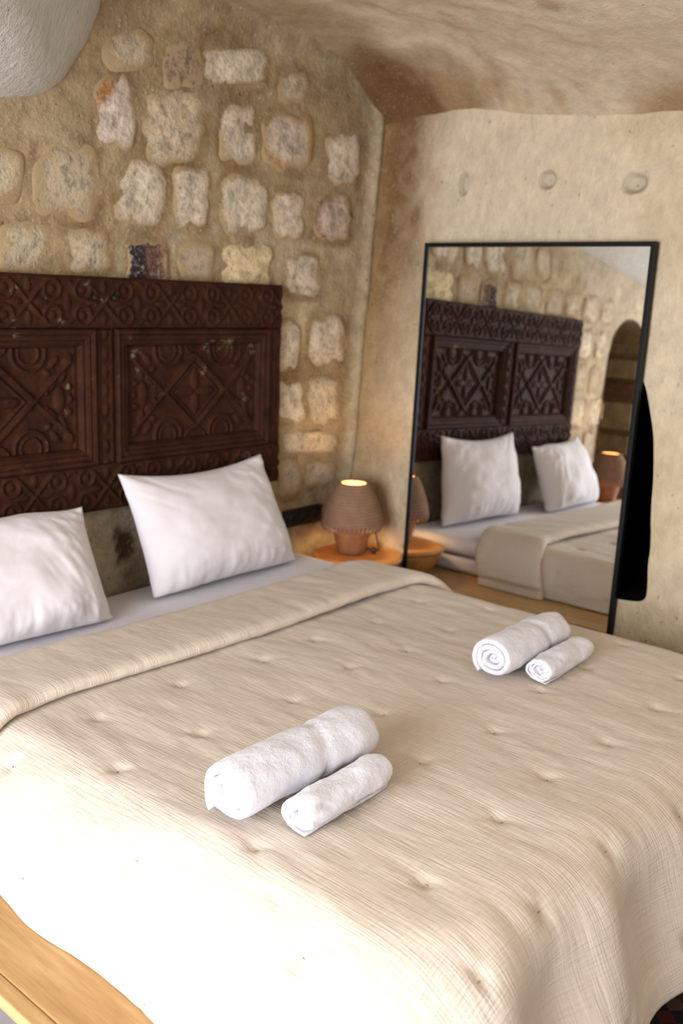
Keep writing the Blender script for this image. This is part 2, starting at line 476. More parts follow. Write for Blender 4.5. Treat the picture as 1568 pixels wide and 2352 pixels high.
c = lerp(c, MORTD * 1.08, 0.5 * cov)
c = lerp(c, PLAS * np.array((0.95, 0.95, 0.95)), 0.75 * rib)
st = sstep(0.06, 0.0, np.abs(x - ribx - 0.055 - 0.02 * fbm(z * 6, z * 0, 0, 3, 2)))
c = lerp(c, GOLD * 0.75, 0.75 * st * sstep(0.7, 1.2, z))
c = lerp(c, np.array((0.46, 0.37, 0.27)), 0.8 * sstep(0.95, 0.75, z) * sstep(0.9, 0.4, np.abs(x)))   # pale plaster low behind the bed
c = lerp(c, (0.50, 0.40, 0.29), 0.6 * sstep(-0.75, -1.0, x))
rmin = np.full(len(x), 9.0); halo = np.zeros(len(x)); nz1 = fbm(x * 9, z * 9, 0, 4, 24)
for sp_ in STONES:
    q = np.array(sp_[1:]); m0 = q.mean(0); hw_ = np.abs(q - m0).max(0)
    r_ = (np.abs((x - m0[0]) / hw_[0]) ** 4 + np.abs((z - m0[1]) / hw_[1]) ** 4) ** 0.25
    rmin = np.minimum(rmin, r_)
    halo = np.maximum(halo, np.exp(-((r_ - 1.05) / 0.16) ** 2) * sstep(-0.25, 0.35, nz1))
c = lerp(c, PLAS * 1.02, 0.6 * sstep(1.12, 1.4, rmin) * sstep(2.3, 2.0, z) * sstep(-0.3, 0.3, fbm(x * 5, z * 5, 0, 3, 27)))
c = lerp(c, (0.235, 0.135, 0.058), 0.78 * halo)
pat = sstep(0.0, 0.25, gauss(x, z, 0.085, 0.655, 0.055, 0.085) - 0.45 + 0.5 * fbm(x * 22, z * 22, 0, 4, 9))
c = lerp(c, (0.10, 0.055, 0.028), 0.85 * pat); y = y + 0.014 * pat
wall_back = mesh('wall_back', np.stack([x, y, z], 1), F, M['wall'], col=c)
tag(wall_back, kind='structure')

# alcove lining
def lining(name, loop, axis, depth, mat, parent, col, n=8):
    L = np.array(loop); V = []
    for k in range(n + 1):
        s = k / n
        for q in L:
            a, b = q
            d = -0.012 + depth * s
            V.append((a, d, b) if axis == 'y' else (d, a, b))
    V = np.array(V)
    nl = len(L)
    V[nl:] += 0.010 * np.stack([fbm(V[nl:, 0] * 6, V[nl:, 1] * 6, V[nl:, 2] * 6, 3, s) for s in (1, 2, 3)], 1)
    F = grid_faces(n + 1, nl, close_v=True) + [tuple(n * nl + k for k in range(nl))]
    cc = np.tile(np.asarray(col), (len(V), 1))
    return mesh(name, V, F, mat, parent, col=cc)
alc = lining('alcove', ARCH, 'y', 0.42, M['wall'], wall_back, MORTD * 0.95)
for k, (z0, h, cc) in enumerate(((0.52, 0.16, 0), (0.72, 0.13, 1), (0.89, 0.19, 0), (1.12, 0.10, 2), (1.25, 0.13, 0), (1.42, 0.10, 1))):
    o = box('stone', (-1.965, 0.03, z0), (-1.915, 0.40, z0 + h), M['wall'], alc, 0.012, 2)
    ca = o.data.color_attributes.new('Col', 'FLOAT_COLOR', 'POINT')
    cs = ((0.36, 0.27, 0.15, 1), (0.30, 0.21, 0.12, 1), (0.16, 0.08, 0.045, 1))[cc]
    ca.data.foreach_set('color', list(cs) * len(o.data.vertices))

SC = {'a': (0.50, 0.405, 0.275), 'w': (0.58, 0.475, 0.355), 'pale': (0.45, 0.35, 0.25), 'brown': (0.30, 0.205, 0.13), 'y': (0.53, 0.42, 0.28),
      'or': (0.57, 0.46, 0.37), 'rim': (0.55, 0.44, 0.335), 'rim2': (0.52, 0.40, 0.31), 'dark': (0.13, 0.065, 0.045), 'yel': (0.60, 0.465, 0.27), 'yw': (0.53, 0.42, 0.285)}
def stone(k, spec):
    kind, q0, q1, q2, q3 = spec
    Q = np.array((q0, q1, q2, q3)); n = 40; rings = (1.16, 1.08, 0.97, 0.82, 0.62, 0.40, 0.2)
    V = []; R = []
    ctr = Q.mean(0)
    for s in rings:
        for i in range(n):
            t = 2 * PI * i / n; p = 4.2
            den = (abs(math.cos(t)) ** p + abs(math.sin(t)) ** p) ** (-1 / p)
            u = 0.5 + 0.5 * den * math.cos(t); v = 0.5 + 0.5 * den * math.sin(t)
            P = (1 - u) * (1 - v) * Q[0] + u * (1 - v) * Q[1] + u * v * Q[2] + (1 - u) * v * Q[3]
            V.append(ctr + (P - ctr) * s * (1 + 0.14 * float(vnoise(3.0 * math.cos(t) + k * 7, 2.2 * math.sin(t), 0, 11))))
            R.append(s)
    V.append(ctr); R.append(0.0)
    V = np.array(V); R = np.array(R)
    dep = np.interp(R, [0, 0.6, 0.85, 1.0, 1.08, 1.16], [0.008, 0.007, 0.005, 0.002, -0.002, -0.012])
    dep = dep + 0.010 * fbm(V[:, 0] * 14, V[:, 1] * 14, k * 1.7, 3, 6) * (R < 1.05) * 1.3
    if kind in ('a', 'brown', 'pale'): dep = np.where(R < 1.1, dep * 0.55, dep)
    base = -0.010 * fbm(V[:, 0] * 2.3, V[:, 1] * 2.3, 0, 4, 3)
    W = np.stack([V[:, 0], base - dep, V[:, 1]], 1)
    F = [(r * n + i, r * n + (i + 1) % n, (r + 1) * n + (i + 1) % n, (r + 1) * n + i) for r in range(len(rings) - 1) for i in range(n)]
    F += [((len(rings) - 1) * n + i, (len(rings) - 1) * n + (i + 1) % n, len(V) - 1) for i in range(n)]
    col = np.tile(np.array(SC[kind]) * (0.94 + 0.12 * rr.random()), (len(V), 1))
    uv = (V - ctr) / (np.abs(Q - ctr).max(0))
    if kind == 'or':
        w = sstep(0.35, 0.15, np.abs(uv[:, 0] * 0.75 - uv[:, 1] * 0.9 + 0.85 + 0 * uv[:, 0])) * (uv[:, 1] > -0.1)
        col = lerp(col, (0.40, 0.17, 0.035), 0.95 * w)
    if kind in ('rim', 'rim2'):
        w = sstep(0.55, 0.9, R) * (0.6 + 0.4 * np.sign(vnoise(V[:, 0] * 12, V[:, 1] * 12, 0, 4)))
        col = lerp(col, (0.42, 0.21, 0.06) if kind == 'rim' else (0.22, 0.11, 0.05), 0.85 * w)
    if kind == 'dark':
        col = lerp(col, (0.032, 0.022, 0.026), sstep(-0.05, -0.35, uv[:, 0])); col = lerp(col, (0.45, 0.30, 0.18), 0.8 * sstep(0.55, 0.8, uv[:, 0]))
    o = mesh('stone', W, F, M['stone'], wall_back, col=col)
    at = o.data.attributes.new('rim', 'FLOAT', 'POINT')
    rimv = np.interp(R, [0, 0.6, 0.9, 1.0, 1.1], [0.10, 0.26, 0.50, 0.70, 1.3]) + (0.22 if kind in ('a', 'brown', 'pale') else 0.0) - (0.2 if kind in ('dark', 'yel') else 0)
    at.data.foreach_set('value', rimv.astype(np.float32))
for k, s in enumerate(STONES):
    stone(k, s)

# right wall: carved tuff with three scooped holes and a niche painted unlit black
NICHE = [(-0.62, 0.515), (-0.62, 0.75), (-0.62, 1.0), (-0.64, 1.14), (-0.70, 1.27), (-0.80, 1.39), (-0.94, 1.46), (-1.08, 1.455), (-1.20, 1.40), (-1.275, 1.34), (-1.309, 1.299),
         (-1.335, 1.21), (-1.361, 1.121), (-1.372, 1.04), (-1.381, 0.968), (-1.388, 0.85), (-1.404, 0.734), (-1.400, 0.66), (-1.408, 0.589), (-1.411, 0.527), (-1.35, 0.512), (-1.25, 0.508), (-1.0, 0.51), (-0.8, 0.51)]
def chaikin(L, k=2):
    for _ in range(k):
        R = []
        for i in range(len(L)):
            a, b = L[i], L[(i + 1) % len(L)]
            R += [(a[0] * .75 + b[0] * .25, a[1] * .75 + b[1] * .25), (a[0] * .25 + b[0] * .75, a[1] * .25 + b[1] * .75)]
        L = R
    return L
NICHE = chaikin(NICHE, 2)
HOLES = [(-0.466, 2.005, 0.030, 0.052), (-0.834, 2.004, 0.042, 0.040), (-1.180, 1.976, 0.058, 0.042)]
extra = []
for (hy, hz, ry, rz_) in HOLES:
    for i in range(-16, 17):
        for j in range(-16, 17):
            extra.append((hy + ry * 1.9 * i / 16 + 0.0007, hz + rz_ * 1.9 * j / 16 + 0.0007))
for i_ in range(62):
    for j_ in range(150):
        extra.append((-0.62 + 0.0118 * i_ + 0.0031, 0.62 + 0.0118 * j_ + 0.0017 + 0.005 * (i_ % 2)))
V, F = plane_cdt([(-4.7, -0.02), (0.12, 2.9)], [NICHE], 0.026, extra)
y, z = V[:, 0], V[:, 1]
def right_x(y, z):
    return 1.345 + 0.045 * (z - 1.5) + 0.035 * np.exp(-((y + 0.0) / 0.25) ** 2) * (z - 1.2) * 1.0
xr = right_x(y, z) - 0.012 * fbm(y * 1.7, z * 1.7, 0, 3, 40) + 0.005 * fbm(y * 9, z * 9, 0, 3, 41)
c = np.tile(TUFF, (len(V), 1))
for hi, (hy, hz, ry, rz_) in enumerate(HOLES):
    r = np.sqrt(((y - hy) / ry) ** 2 + ((z - hz) / rz_) ** 2)
    xr = xr + 0.034 * sstep(1.0, 0.40, r)
    c = lerp(c, (0.50, 0.42, 0.33), 0.5 * sstep(1.0, 0.6, r))
n1 = fbm(y * 2.2, z * 2.2, 0, 4, 51)
c = lerp(c, np.array((0.54, 0.412, 0.255)), 0.6 * sstep(-0.1, 0.5, n1))
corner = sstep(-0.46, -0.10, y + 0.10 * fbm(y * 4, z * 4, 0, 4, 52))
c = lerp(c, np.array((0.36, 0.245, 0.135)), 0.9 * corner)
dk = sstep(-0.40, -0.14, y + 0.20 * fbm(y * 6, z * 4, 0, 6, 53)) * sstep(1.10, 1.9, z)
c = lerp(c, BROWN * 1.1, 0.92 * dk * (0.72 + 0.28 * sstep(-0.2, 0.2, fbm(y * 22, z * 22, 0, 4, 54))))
c = lerp(c, GOLD * 0.8, 0.5 * sstep(-0.12, -0.02, y) * sstep(0.6, 1.2, z))
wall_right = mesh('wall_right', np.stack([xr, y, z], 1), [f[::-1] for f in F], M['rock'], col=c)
tag(wall_right, kind='structure')
# the niche reaches back into the rock
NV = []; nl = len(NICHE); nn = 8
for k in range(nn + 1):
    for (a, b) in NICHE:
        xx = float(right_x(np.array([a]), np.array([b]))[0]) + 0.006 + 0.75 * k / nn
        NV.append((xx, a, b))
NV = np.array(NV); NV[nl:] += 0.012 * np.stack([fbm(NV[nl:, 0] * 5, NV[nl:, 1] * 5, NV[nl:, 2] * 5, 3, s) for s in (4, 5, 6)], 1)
mesh('wall_niche', NV, grid_faces(nn + 1, nl, close_v=True) + [tuple(nn * nl + k for k in range(nl))], M['niche_shade'], wall_right)

# other two walls, with the daylight door opening and an added fill window (behind the photographer)
def plain_wall(name, fixed, axis, a0, a1, hole):
    V, F = plane_cdt([(a0, -0.02), (a1, 2.9)], [hole], 0.09)
    a, z = V[:, 0], V[:, 1]
    d = fixed + 0.02 * fbm(a * 1.5, z * 1.5, 0, 3, 60)
    c = np.tile(TUFF * 0.95, (len(V), 1)); c = lerp(c, (0.52, 0.39, 0.26), 0.6 * sstep(-0.1, 0.4, fbm(a * 2, z * 2, 0, 3, 61)))
    P = np.stack([d, a, z], 1) if axis == 'x' else np.stack([a, d, z], 1)
    w = mesh(name, P, F, M['rock'], col=c); tag(w, kind='structure'); return w
plain_wall('wall_left', -3.18, 'x', -4.75, 0.12, [(-2.75, 0.22), (-0.95, 0.22), (-0.95, 2.14), (-2.75, 2.14)])
plain_wall('wall_front', -4.65, 'y', -3.45, 1.6, [(-1.35, 1.05), (0.15, 1.05), (0.15, 2.2), (-1.35, 2.2)])
w1 = empty('window_1', (-3.22, -1.85, 0.225)); tag(w1, kind='structure')
for lo, hi in (((-0.04, -0.90, 0), (0.04, -0.85, 1.91)), ((-0.04, 0.85, 0), (0.04, 0.90, 1.91)), ((-0.04, -0.85, 1.86), (0.04, 0.85, 1.91)), ((-0.04, -0.85, 0), (0.04, 0.85, 0.06)), ((-0.02, -0.02, 0.06), (0.02, 0.02, 1.86))):
    box('window_frame', lo, hi, M['black_metal'], w1, 0.006)
w2 = empty('added_window_2', (-0.6, -4.71, 1.04)); tag(w2, kind='structure')  # unseen window, added as the source of the fill
for lo, hi in (((-0.76, -0.03, 0), (-0.70, 0.03, 1.17)), ((0.70, -0.03, 0), (0.76, 0.03, 1.17)), ((-0.70, -0.03, 1.11), (0.70, 0.03, 1.17)), ((-0.70, -0.03, 0), (0.70, 0.03, 0.06))):
    box('window_frame', lo, hi, M['black_metal'], w2, 0.006)

# ceiling: rough vault that drops onto the right wall
gx = np.concatenate([np.linspace(-3.5, 0.2, 60), np.linspace(0.22, 1.55, 90)]); gy = np.concatenate([np.linspace(-4.8, -1.9, 40), np.linspace(-1.87, 0.12, 110)])
X, Y = np.meshgrid(gx, gy, indexing='ij'); x = X.ravel(); y = Y.ravel()
zb = 2.285 + 0.25 * (1 - np.exp(-np.clip(1.40 - x, -0.2, 9) / 0.20))
Lz = 0.24 + 0.30 * sstep(-0.6, -1.5, y)
zf = 2.262 + 0.045 * np.clip(y, -2, 0) + 0.225 * (1 - np.exp(-np.clip(1.37 - x, -0.2, 9) / Lz))
s = sstep(-1.15, -0.15, y + 0.08 * fbm(x * 2.5, y * 2.5, 0, 3, 71) - 0.10 * (x - 0.6))
z = zf * (1 - s) + zb * s + 0.016 * fbm(x * 2.4, y * 2.4, 0, 4, 70) + 0.006 * fbm(x * 9, y * 9, 0, 3, 73)
c = np.tile(np.array((0.62, 0.508, 0.355)), (len(x), 1))
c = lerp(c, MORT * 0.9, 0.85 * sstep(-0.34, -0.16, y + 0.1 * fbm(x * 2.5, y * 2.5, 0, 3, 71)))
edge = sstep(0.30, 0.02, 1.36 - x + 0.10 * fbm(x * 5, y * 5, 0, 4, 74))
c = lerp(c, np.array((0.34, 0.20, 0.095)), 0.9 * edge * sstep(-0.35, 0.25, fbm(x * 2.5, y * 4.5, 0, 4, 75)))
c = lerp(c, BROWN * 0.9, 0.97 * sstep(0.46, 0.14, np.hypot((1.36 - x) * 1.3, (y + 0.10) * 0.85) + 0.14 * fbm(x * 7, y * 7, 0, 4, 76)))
c = lerp(c, np.array((0.36, 0.23, 0.12)), 0.6 * sstep(0.28, 0.5, fbm(x * 3 + 9, y * 5, 0, 4, 77)))
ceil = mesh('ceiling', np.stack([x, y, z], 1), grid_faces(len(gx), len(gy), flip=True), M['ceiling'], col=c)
tag(ceil, kind='structure')

# whitewashed springing of the cave vault, bulging out of the head wall
bx = np.array((0.110, 0.090, 0.065, 0.045, 0.005, -0.045, -0.088, -0.14, -0.196, -0.26, -0.34, -0.55, -0.80, -1.2, -1.6, -2.2, -2.8, -3.5))
bz = np.array((2.70, 2.54, 2.428, 2.37, 2.29, 2.215, 2.149, 2.11, 2.088, 2.072, 2.060, 2.01, 1.965, 1.92, 1.87, 1.82, 1.78, 1.75))
sp = np.linspace(0, 1, len(bx)); su = np.linspace(0, 1, 150)
cx_, cz_ = np.interp(su, sp, bx), np.interp(su, sp, bz)
for _ in range(6):
    cx_[1:-1] = (cx_[:-2] + 2 * cx_[1:-1] + cx_[2:]) / 4; cz_[1:-1] = (cz_[:-2] + 2 * cz_[1:-1] + cz_[2:]) / 4
V = []; nt = 60
for k in range(nt):
    tt = k / (nt - 1); sh = 0.92 * tt ** 1.1
    rnd = 0.05 * (1 - math.exp(-tt / 0.03))
    V.append(np.stack([cx_ * (1 - sh) + (-2.9) * sh + 0.4 * rnd - 0.02, np.full(150, 0.03 - 1.9 * tt), cz_ * (1 - sh) + 2.95 * sh - rnd * 0.4 + 0.02], 1))
V = np.concatenate(V)
V[:, 2] += 0.015 * fbm(V[:, 0] * 3, V[:, 1] * 3, V[:, 2] * 3, 4, 80); V[:, 0] += 0.012 * fbm(V[:, 0] * 4, V[:, 1] * 4, V[:, 2] * 4, 3, 81)
bulge = mesh('ceiling', V, grid_faces(nt, 150), M['white_rock'], col=np.tile(np.array((0.60, 0.56, 0.50)), (len(V), 1)))
tag(bulge, kind='structure'); bulge['label'] = 'whitewashed chiselled vault springing above the headboard'

# ------------------------------------------------------------------ bed
BT = 0.52
bed = empty('platform_bed', (0, -1.0, 0)); tag(bed, 'low honey oak platform bed frame with a wide ledge', 'bed frame')
def bpart(name, lo, hi, mat=M['oak'], bev=0.006):
    o = box(name, (lo[0], lo[1] + 1.0, lo[2]), (hi[0], hi[1] + 1.0, hi[2]), mat, bed, bev, 3); return o
PT = 0.360
bpart('side_board', (-1.175, -1.96, PT - 0.046), (-0.72, -0.03, PT))
bpart('side_board', (0.72, -1.96, PT - 0.046), (1.165, -0.03, PT))
bpart('centre_board', (-0.718, -1.96, PT - 0.046), (0.718, -0.03, PT - 0.002))
bpart('edge_rail', (-1.208, -1.97, PT - 0.024), (-1.1755, -0.03, PT + 0.0004), bev=0.005)
bpart('edge_rail', (1.1655, -1.97, PT - 0.036), (1.192, -0.03, PT + 0.0004), bev=0.005)
bpart('foot_rail', (-1.12, -1.985, PT - 0.11), (1.12, -1.96, PT - 0.006))
for sx in (-1, 1):
    for yy in (-1.45, -0.35):
        bpart('leg', (sx * 0.95 - 0.05, yy - 0.05, 0.0), (sx * 0.95 + 0.05, yy + 0.05, PT - 0.045))
bpart('plinth', (-0.86, -1.42, 0.0), (0.86, -0.4, 0.20))

def soft_block(name, hx, y0, y1, z0, z1, r, mat, seed, amp, nx=70, ny=70, sag=0.0):
    """rounded upholstered slab with a slightly uneven surface"""
    bm = bmesh.new(); bmesh.ops.create_cube(bm, size=1)
    for v in bm.verts:
        v.co = (hx if v.co.x > 0 else -hx, y1 if v.co.y > 0 else y0, z1 if v.co.z > 0 else z0)
    bmesh.ops.bevel(bm, geom=bm.edges[:], offset=r, segments=5, affect='EDGES', profile=0.5)
    bmesh.ops.subdivide_edges(bm, edges=[e for e in bm.edges if e.calc_length() > 0.3], cuts=40, use_grid_fill=True)
    bm.verts.ensure_lookup_table()
    P = np.array([v.co for v in bm.verts])
    d = amp * fbm(P[:, 0] * 4, P[:, 1] * 4, P[:, 2] * 9, 3, seed)
    bm.normal_update()
    for v, k in zip(bm.verts, d): v.co += v.normal * float(k)
    me = bpy.data.meshes.new(name); bm.to_mesh(me); bm.free()
    me.polygons.foreach_set('use_smooth', [True] * len(me.polygons))
    return link(name, me, mat)
mt = soft_block('mattress', 0.875, -1.95, -0.045, 0.363, 0.439, 0.025, M['mattress'], 90, 0.004)
tag(mt, 'pale mattress lying on the oak platform beneath the sheeted topper', 'mattress')
tp = soft_block('mattress_topper', 0.890, -1.88, -0.035, 0.445, BT, 0.034, M['sheet'], 91, 0.004)
tag(tp, 'white sheet-covered topper under the two pillows', 'bedding')

# quilt: one sheet of crinkled gauze, folded back over itself at the head end
HW, LF, D0, RA, QZ = 0.675, 1.83, 0.12, 0.14, 0.547
PHM = math.radians(84)
D1 = D0 + RA * PHM
def prof(d):
    ph = np.clip((d - D0) / RA, 0, PHM); ex = np.clip(d - D1, 0, None)
    g = np.minimum(d, D0) + RA * np.sin(ph) + ex * math.cos(PHM)
    k = RA * (1 - np.cos(ph)) + ex * math.sin(PHM)
    return g, k, ph
path = [(0.700, 0.005), (0.742, 0.006), (0.760, 0.010), (0.771, 0.020), (0.770, 0.033), (0.759, 0.042), (0.740, 0.046)]
path += [(v, 0.035 + 0.011 * sstep(0.5, 0.72, v)) for v in np.arange(0.725, 0.505, -0.011)]
path += [(0.495, 0.036), (0.478, 0.033), (0.464, 0.030), (0.456, 0.022), (0.454, 0.013), (0.459, 0.005), (0.47, 0.001)]
path += [(v, 0.0) for v in np.arange(0.485, LF, 0.0105)]
ts = np.concatenate([np.linspace(0, 1, 46), [1.012, 1.0, 0.97]])
npth = len(path)
acol = [(-1, t_) for t_ in ts[::-1]] + [(v, None) for v in np.linspace(-HW, HW, 130)[1:-1]] + [(1, t_) for t_ in ts]
rows = [(p_, None) for p_ in path] + [(None, (k, t_)) for k, t_ in enumerate(ts)]
DS_R, DS_L, DF = 0.378, 0.400, 0.556
bl = np.concatenate([[0], np.cumsum([math.hypot(path[i + 1][0] - path[i][0], path[i + 1][1] - path[i][1]) for i in range(npth - 1)])])
nc, nr = len(acol), len(rows)
AX = np.zeros((nc, nr)); SG = np.zeros((nc, nr)); TA = np.zeros((nc, nr)); TB = np.zeros((nc, nr)); YB = np.zeros((nc, nr)); OF = np.zeros((nc, nr)); BB = np.zeros((nc, nr)); INW = np.zeros((nc, nr))
for i, (q, t_) in enumerate(acol):
    if t_ is None: AX[i] = q; SG[i] = np.sign(q)
    else: AX[i] = q * HW; SG[i] = q; TA[i] = t_
    if t_ is not None and (i < 3 or i >= nc - 3): INW[i] = [3, 2, 1][i] if i < 3 else [1, 2, 3][i - nc + 3]
for j, (p_, t_) in enumerate(rows):
    if p_ is not None: YB[:, j] = p_[0]; OF[:, j] = p_[1]; BB[:, j] = bl[j]
    else:
        YB[:, j] = LF; TB[:, j] = t_[1]; BB[:, j] = bl[-1]
        if j >= nr - 3: INW[:, j] = np.maximum(INW[:, j], j - (nr - 3) + 1)
T = np.maximum(TA, TB)
with np.errstate(divide='ignore', invalid='ignore'):
    ang = np.where(TA >= TB, PI / 4 * np.nan_to_num(TB / TA), PI / 2 - PI / 4 * np.nan_to_num(TA / TB))
ang = np.where(TB == 0, 0, np.where(TA == 0, PI / 2, ang))
dm = np.where(SG > 0, DS_R, DS_L) * np.cos(ang) ** 2 + DF * np.sin(ang) ** 2
D = T * dm
# longer flap end where the fold hangs over the side
D = np.where(OF > 0.004, D * 1.02, D)
g, k, ph = prof(D)
g = g + np.where(SG < 0, 0.125, 0.02) * sstep(D0 + 0.05, 0.40, D) * np.cos(ang) ** 2 + 0.055 * sstep(0.30, 0.58, D) * np.sin(ang) ** 2
dx = np.cos(ang) * SG; dy = np.sin(ang)
has = (T > 0)
UVa = AX + np.where(has, SG * D * np.cos(ang), 0); UVb = BB + np.where(has, D * np.sin(ang), 0)
wflap = np.where(OF > 0.0005, 1.0, sstep(1.15, 0.50, YB))
aabs = np.abs(AX) + np.where(has, D, 0)
YB = YB + wflap * np.cos(ang) ** 2 * (np.where(SG > 0, 0.055, 0.04) * sstep(0.72, 0.95, aabs) + np.where(SG > 0, 0.05, 0.02) * sstep(0.9, 1.05, aabs))
# relief: soft wrinkles along the length, puckers around each stitch
yy = YB + D * np.sin(ang) * has
wr = 0.0050 * fbm(UVa * 9 - UVb * 2, UVb * 2.6, 0, 4, 100) + 0.0020 * fbm(UVa * 26 + UVb * 5, UVb * 7, 0, 3, 101) + 0.006 * fbm(UVa * 2.2, UVb * 2.2, 0, 2, 102)
TUFT = []
for r_ in range(9):
    for c_ in range(-7, 8):
        a_ = (c_ + (0.5 if r_ % 2 else 0)) * 0.26; b_ = bl[0] + 0.62 + r_ * 0.235
        TUFT.append((a_ + 0.03 * random.uniform(-1, 1), b_ + 0.03 * random.uniform(-1, 1)))
puck = np.zeros_like(wr)
for (a_, b_) in TUFT:
    da, db = UVa - a_, UVb - b_
    r2 = da * da + db * db
    m_ = r2 < 0.03
    if not m_.any(): continue
    r_ = np.sqrt(r2[m_]); th = np.arctan2(db[m_], da[m_])
    puck[m_] += -0.012 * np.exp(-(r_ / 0.015) ** 2) - 0.003 * np.exp(-(r_ / 0.06) ** 2) + 0.0016 * np.exp(-(r_ / 0.075) ** 2) * np.sin(5 * th + a_ * 40) * np.exp(-(r_ / 0.1)) * sstep(0.0, 0.03, r_)
puck = np.where(OF > 0.001, puck * 0.25, puck)
fold = 0.026 * sstep(D0 + 0.05, 0.40, D) * np.sin(UVa * 15 + 3 * fbm(UVa * 2, UVb * 2, 0, 2, 105)) * np.sin(ang) ** 2 \
     + 0.010 * sstep(D0 + 0.05, 0.40, D) * np.sin(UVb * 12 + 2 * fbm(UVa * 2, UVb * 2, 0, 2, 106)) * np.cos(ang) ** 2 * (OF < 0.001)
off = OF * (1 + 0.10 * fbm(UVa * 2.5, UVb * 1.5, 0, 2, 107)) + wr + puck + fold
off = off * np.where(T > 0.9, 0.7, 1.0)
off = np.where((OF < 0.0005) & (D < D0 + 0.16), np.maximum(off, -0.020), off)
wob = 0.012 * fbm(UVa * 1.6, UVb * 0, 0, 3, 108) * (OF > 0.0005)
inw = np.interp(INW, [0, 1, 2, 3], [0, 0.001, 0.004, 0.008])
nxv = np.where(has, dx * np.sin(ph), 0); nyv = np.where(has, dy * np.sin(ph), 0); nzv = np.where(has, np.cos(ph), 1)
PX = AX + np.where(has, dx * g, 0) + nxv * (off - inw)
PY = YB + wob + np.where(has, dy * g, 0) + nyv * (off - inw)
PZ = QZ - np.where(has, k, 0) + nzv * off
# a hem that reaches the ledge lies on it
side = (np.abs(PX) < 1.225) & (PY < 1.99)
PZ = np.where(side, np.maximum(PZ, 0.3622 - 0.0003 * INW), PZ)
VQ = np.stack([PX.ravel(), -PY.ravel(), PZ.ravel()], 1)
quilt = mesh('quilt', VQ, grid_faces(nc, nr, flip=True), M['quilt'], uv=np.stack([UVa.ravel(), UVb.ravel()], 1))
tag(quilt, 'beige crinkled gauze quilt folded back below the pillows', 'quilt')
# stitches that hold the quilting
from mathutils.kdtree import KDTree
UVf = np.stack([UVa.ravel(), UVb.ravel()], 1); main = np.where((OF.ravel() < 0.0005) & (BB.ravel() > bl[-1] * 0.45))[0]
kd = KDTree(len(main))
for i_ in main: kd.insert((UVf[i_, 0], UVf[i_, 1], 0), int(i_))
kd.balance()
tme = None
Vv = [v.co.copy() for v in quilt.data.vertices]; Nn = [v.normal.copy() for v in quilt.data.vertices]
for (a_, b_) in TUFT:
    co, idx, dist = kd.find((a_, b_, 0))
    if dist > 0.02: continue
    if tme is None:
        s_ = tube('tuft_stitch', [(-0.006, 0, 0.0), (-0.003, 0, 0.0018), (0.003, 0, 0.0018), (0.006, 0, 0.0)], 0.0011, M['thread'], quilt, 6, 3); tme = s_.data
    else:
        s_ = link('tuft_stitch', tme, None, quilt)
    s_.location = Vv[idx]
    s_.rotation_euler = Nn[idx].to_track_quat('Z', 'Y').to_euler()

# ------------------------------------------------------------------ headboard
hb = empty('carved_headboard', (-0.020, 0, 0.82)); tag(hb, 'dark carved wooden headboard with two diamond panels hung on the wall', 'headboard')
HH = 0.771
def relief(name, x0, x1, z0, z1, yb, amp, fn, step, thick=0.03, parent=hb, wav=0.0):
    """carved board: displaced front, plain sides and back"""
    nx = max(3, int((x1 - x0) / step) + 1); nz = max(3, int((z1 - z0) / step) + 1)
    X, Z = np.meshgrid(np.linspace(x0, x1, nx), np.linspace(z0, z1, nz), indexing='ij')
    h = fn(X, Z)
    b = np.minimum(np.minimum(X - x0, x1 - X), np.minimum(Z - z0, z1 - Z))
    Y = yb - amp * h * sstep(0, 0.004, b) + 0.003 * sstep(0.004, 0, b)
    if wav: X = X + wav * fbm(Z * 14, Z * 0, 0, 3, 5) * (X > (x0 + x1) / 2)
    V = np.stack([X.ravel(), Y.ravel(), Z.ravel()], 1)
    F = grid_faces(nx, nz)
    ring = [i * nz for i in range(nx)] + [(nx - 1) * nz + j for j in range(1, nz)] + [i * nz + nz - 1 for i in range(nx - 2, -1, -1)] + [j for j in range(nz - 2, 0, -1)]
    n0 = len(V); back = V[ring].copy(); back[:, 1] = yb + thick
    V = np.concatenate([V, back]); m = len(ring)
    F += [(ring[i], n0 + i, n0 + (i + 1) % m, ring[(i + 1) % m]) for i in range(m)] + [tuple(n0 + i for i in range(m))[::-1]]
    return mesh(name, V, F, M['carved'], parent)
def ridge(d, w): return sstep(w, w * 0.35, np.abs(d))
def ell(X, Z, cx, cz, a, b, rot=0.0):
    c, s = math.cos(rot), math.sin(rot)
    u = ((X - cx) * c + (Z - cz) * s) / a; v = (-(X - cx) * s + (Z - cz) * c) / b
    return np.sqrt(np.clip(1 - (u * u + v * v), 0, 1))
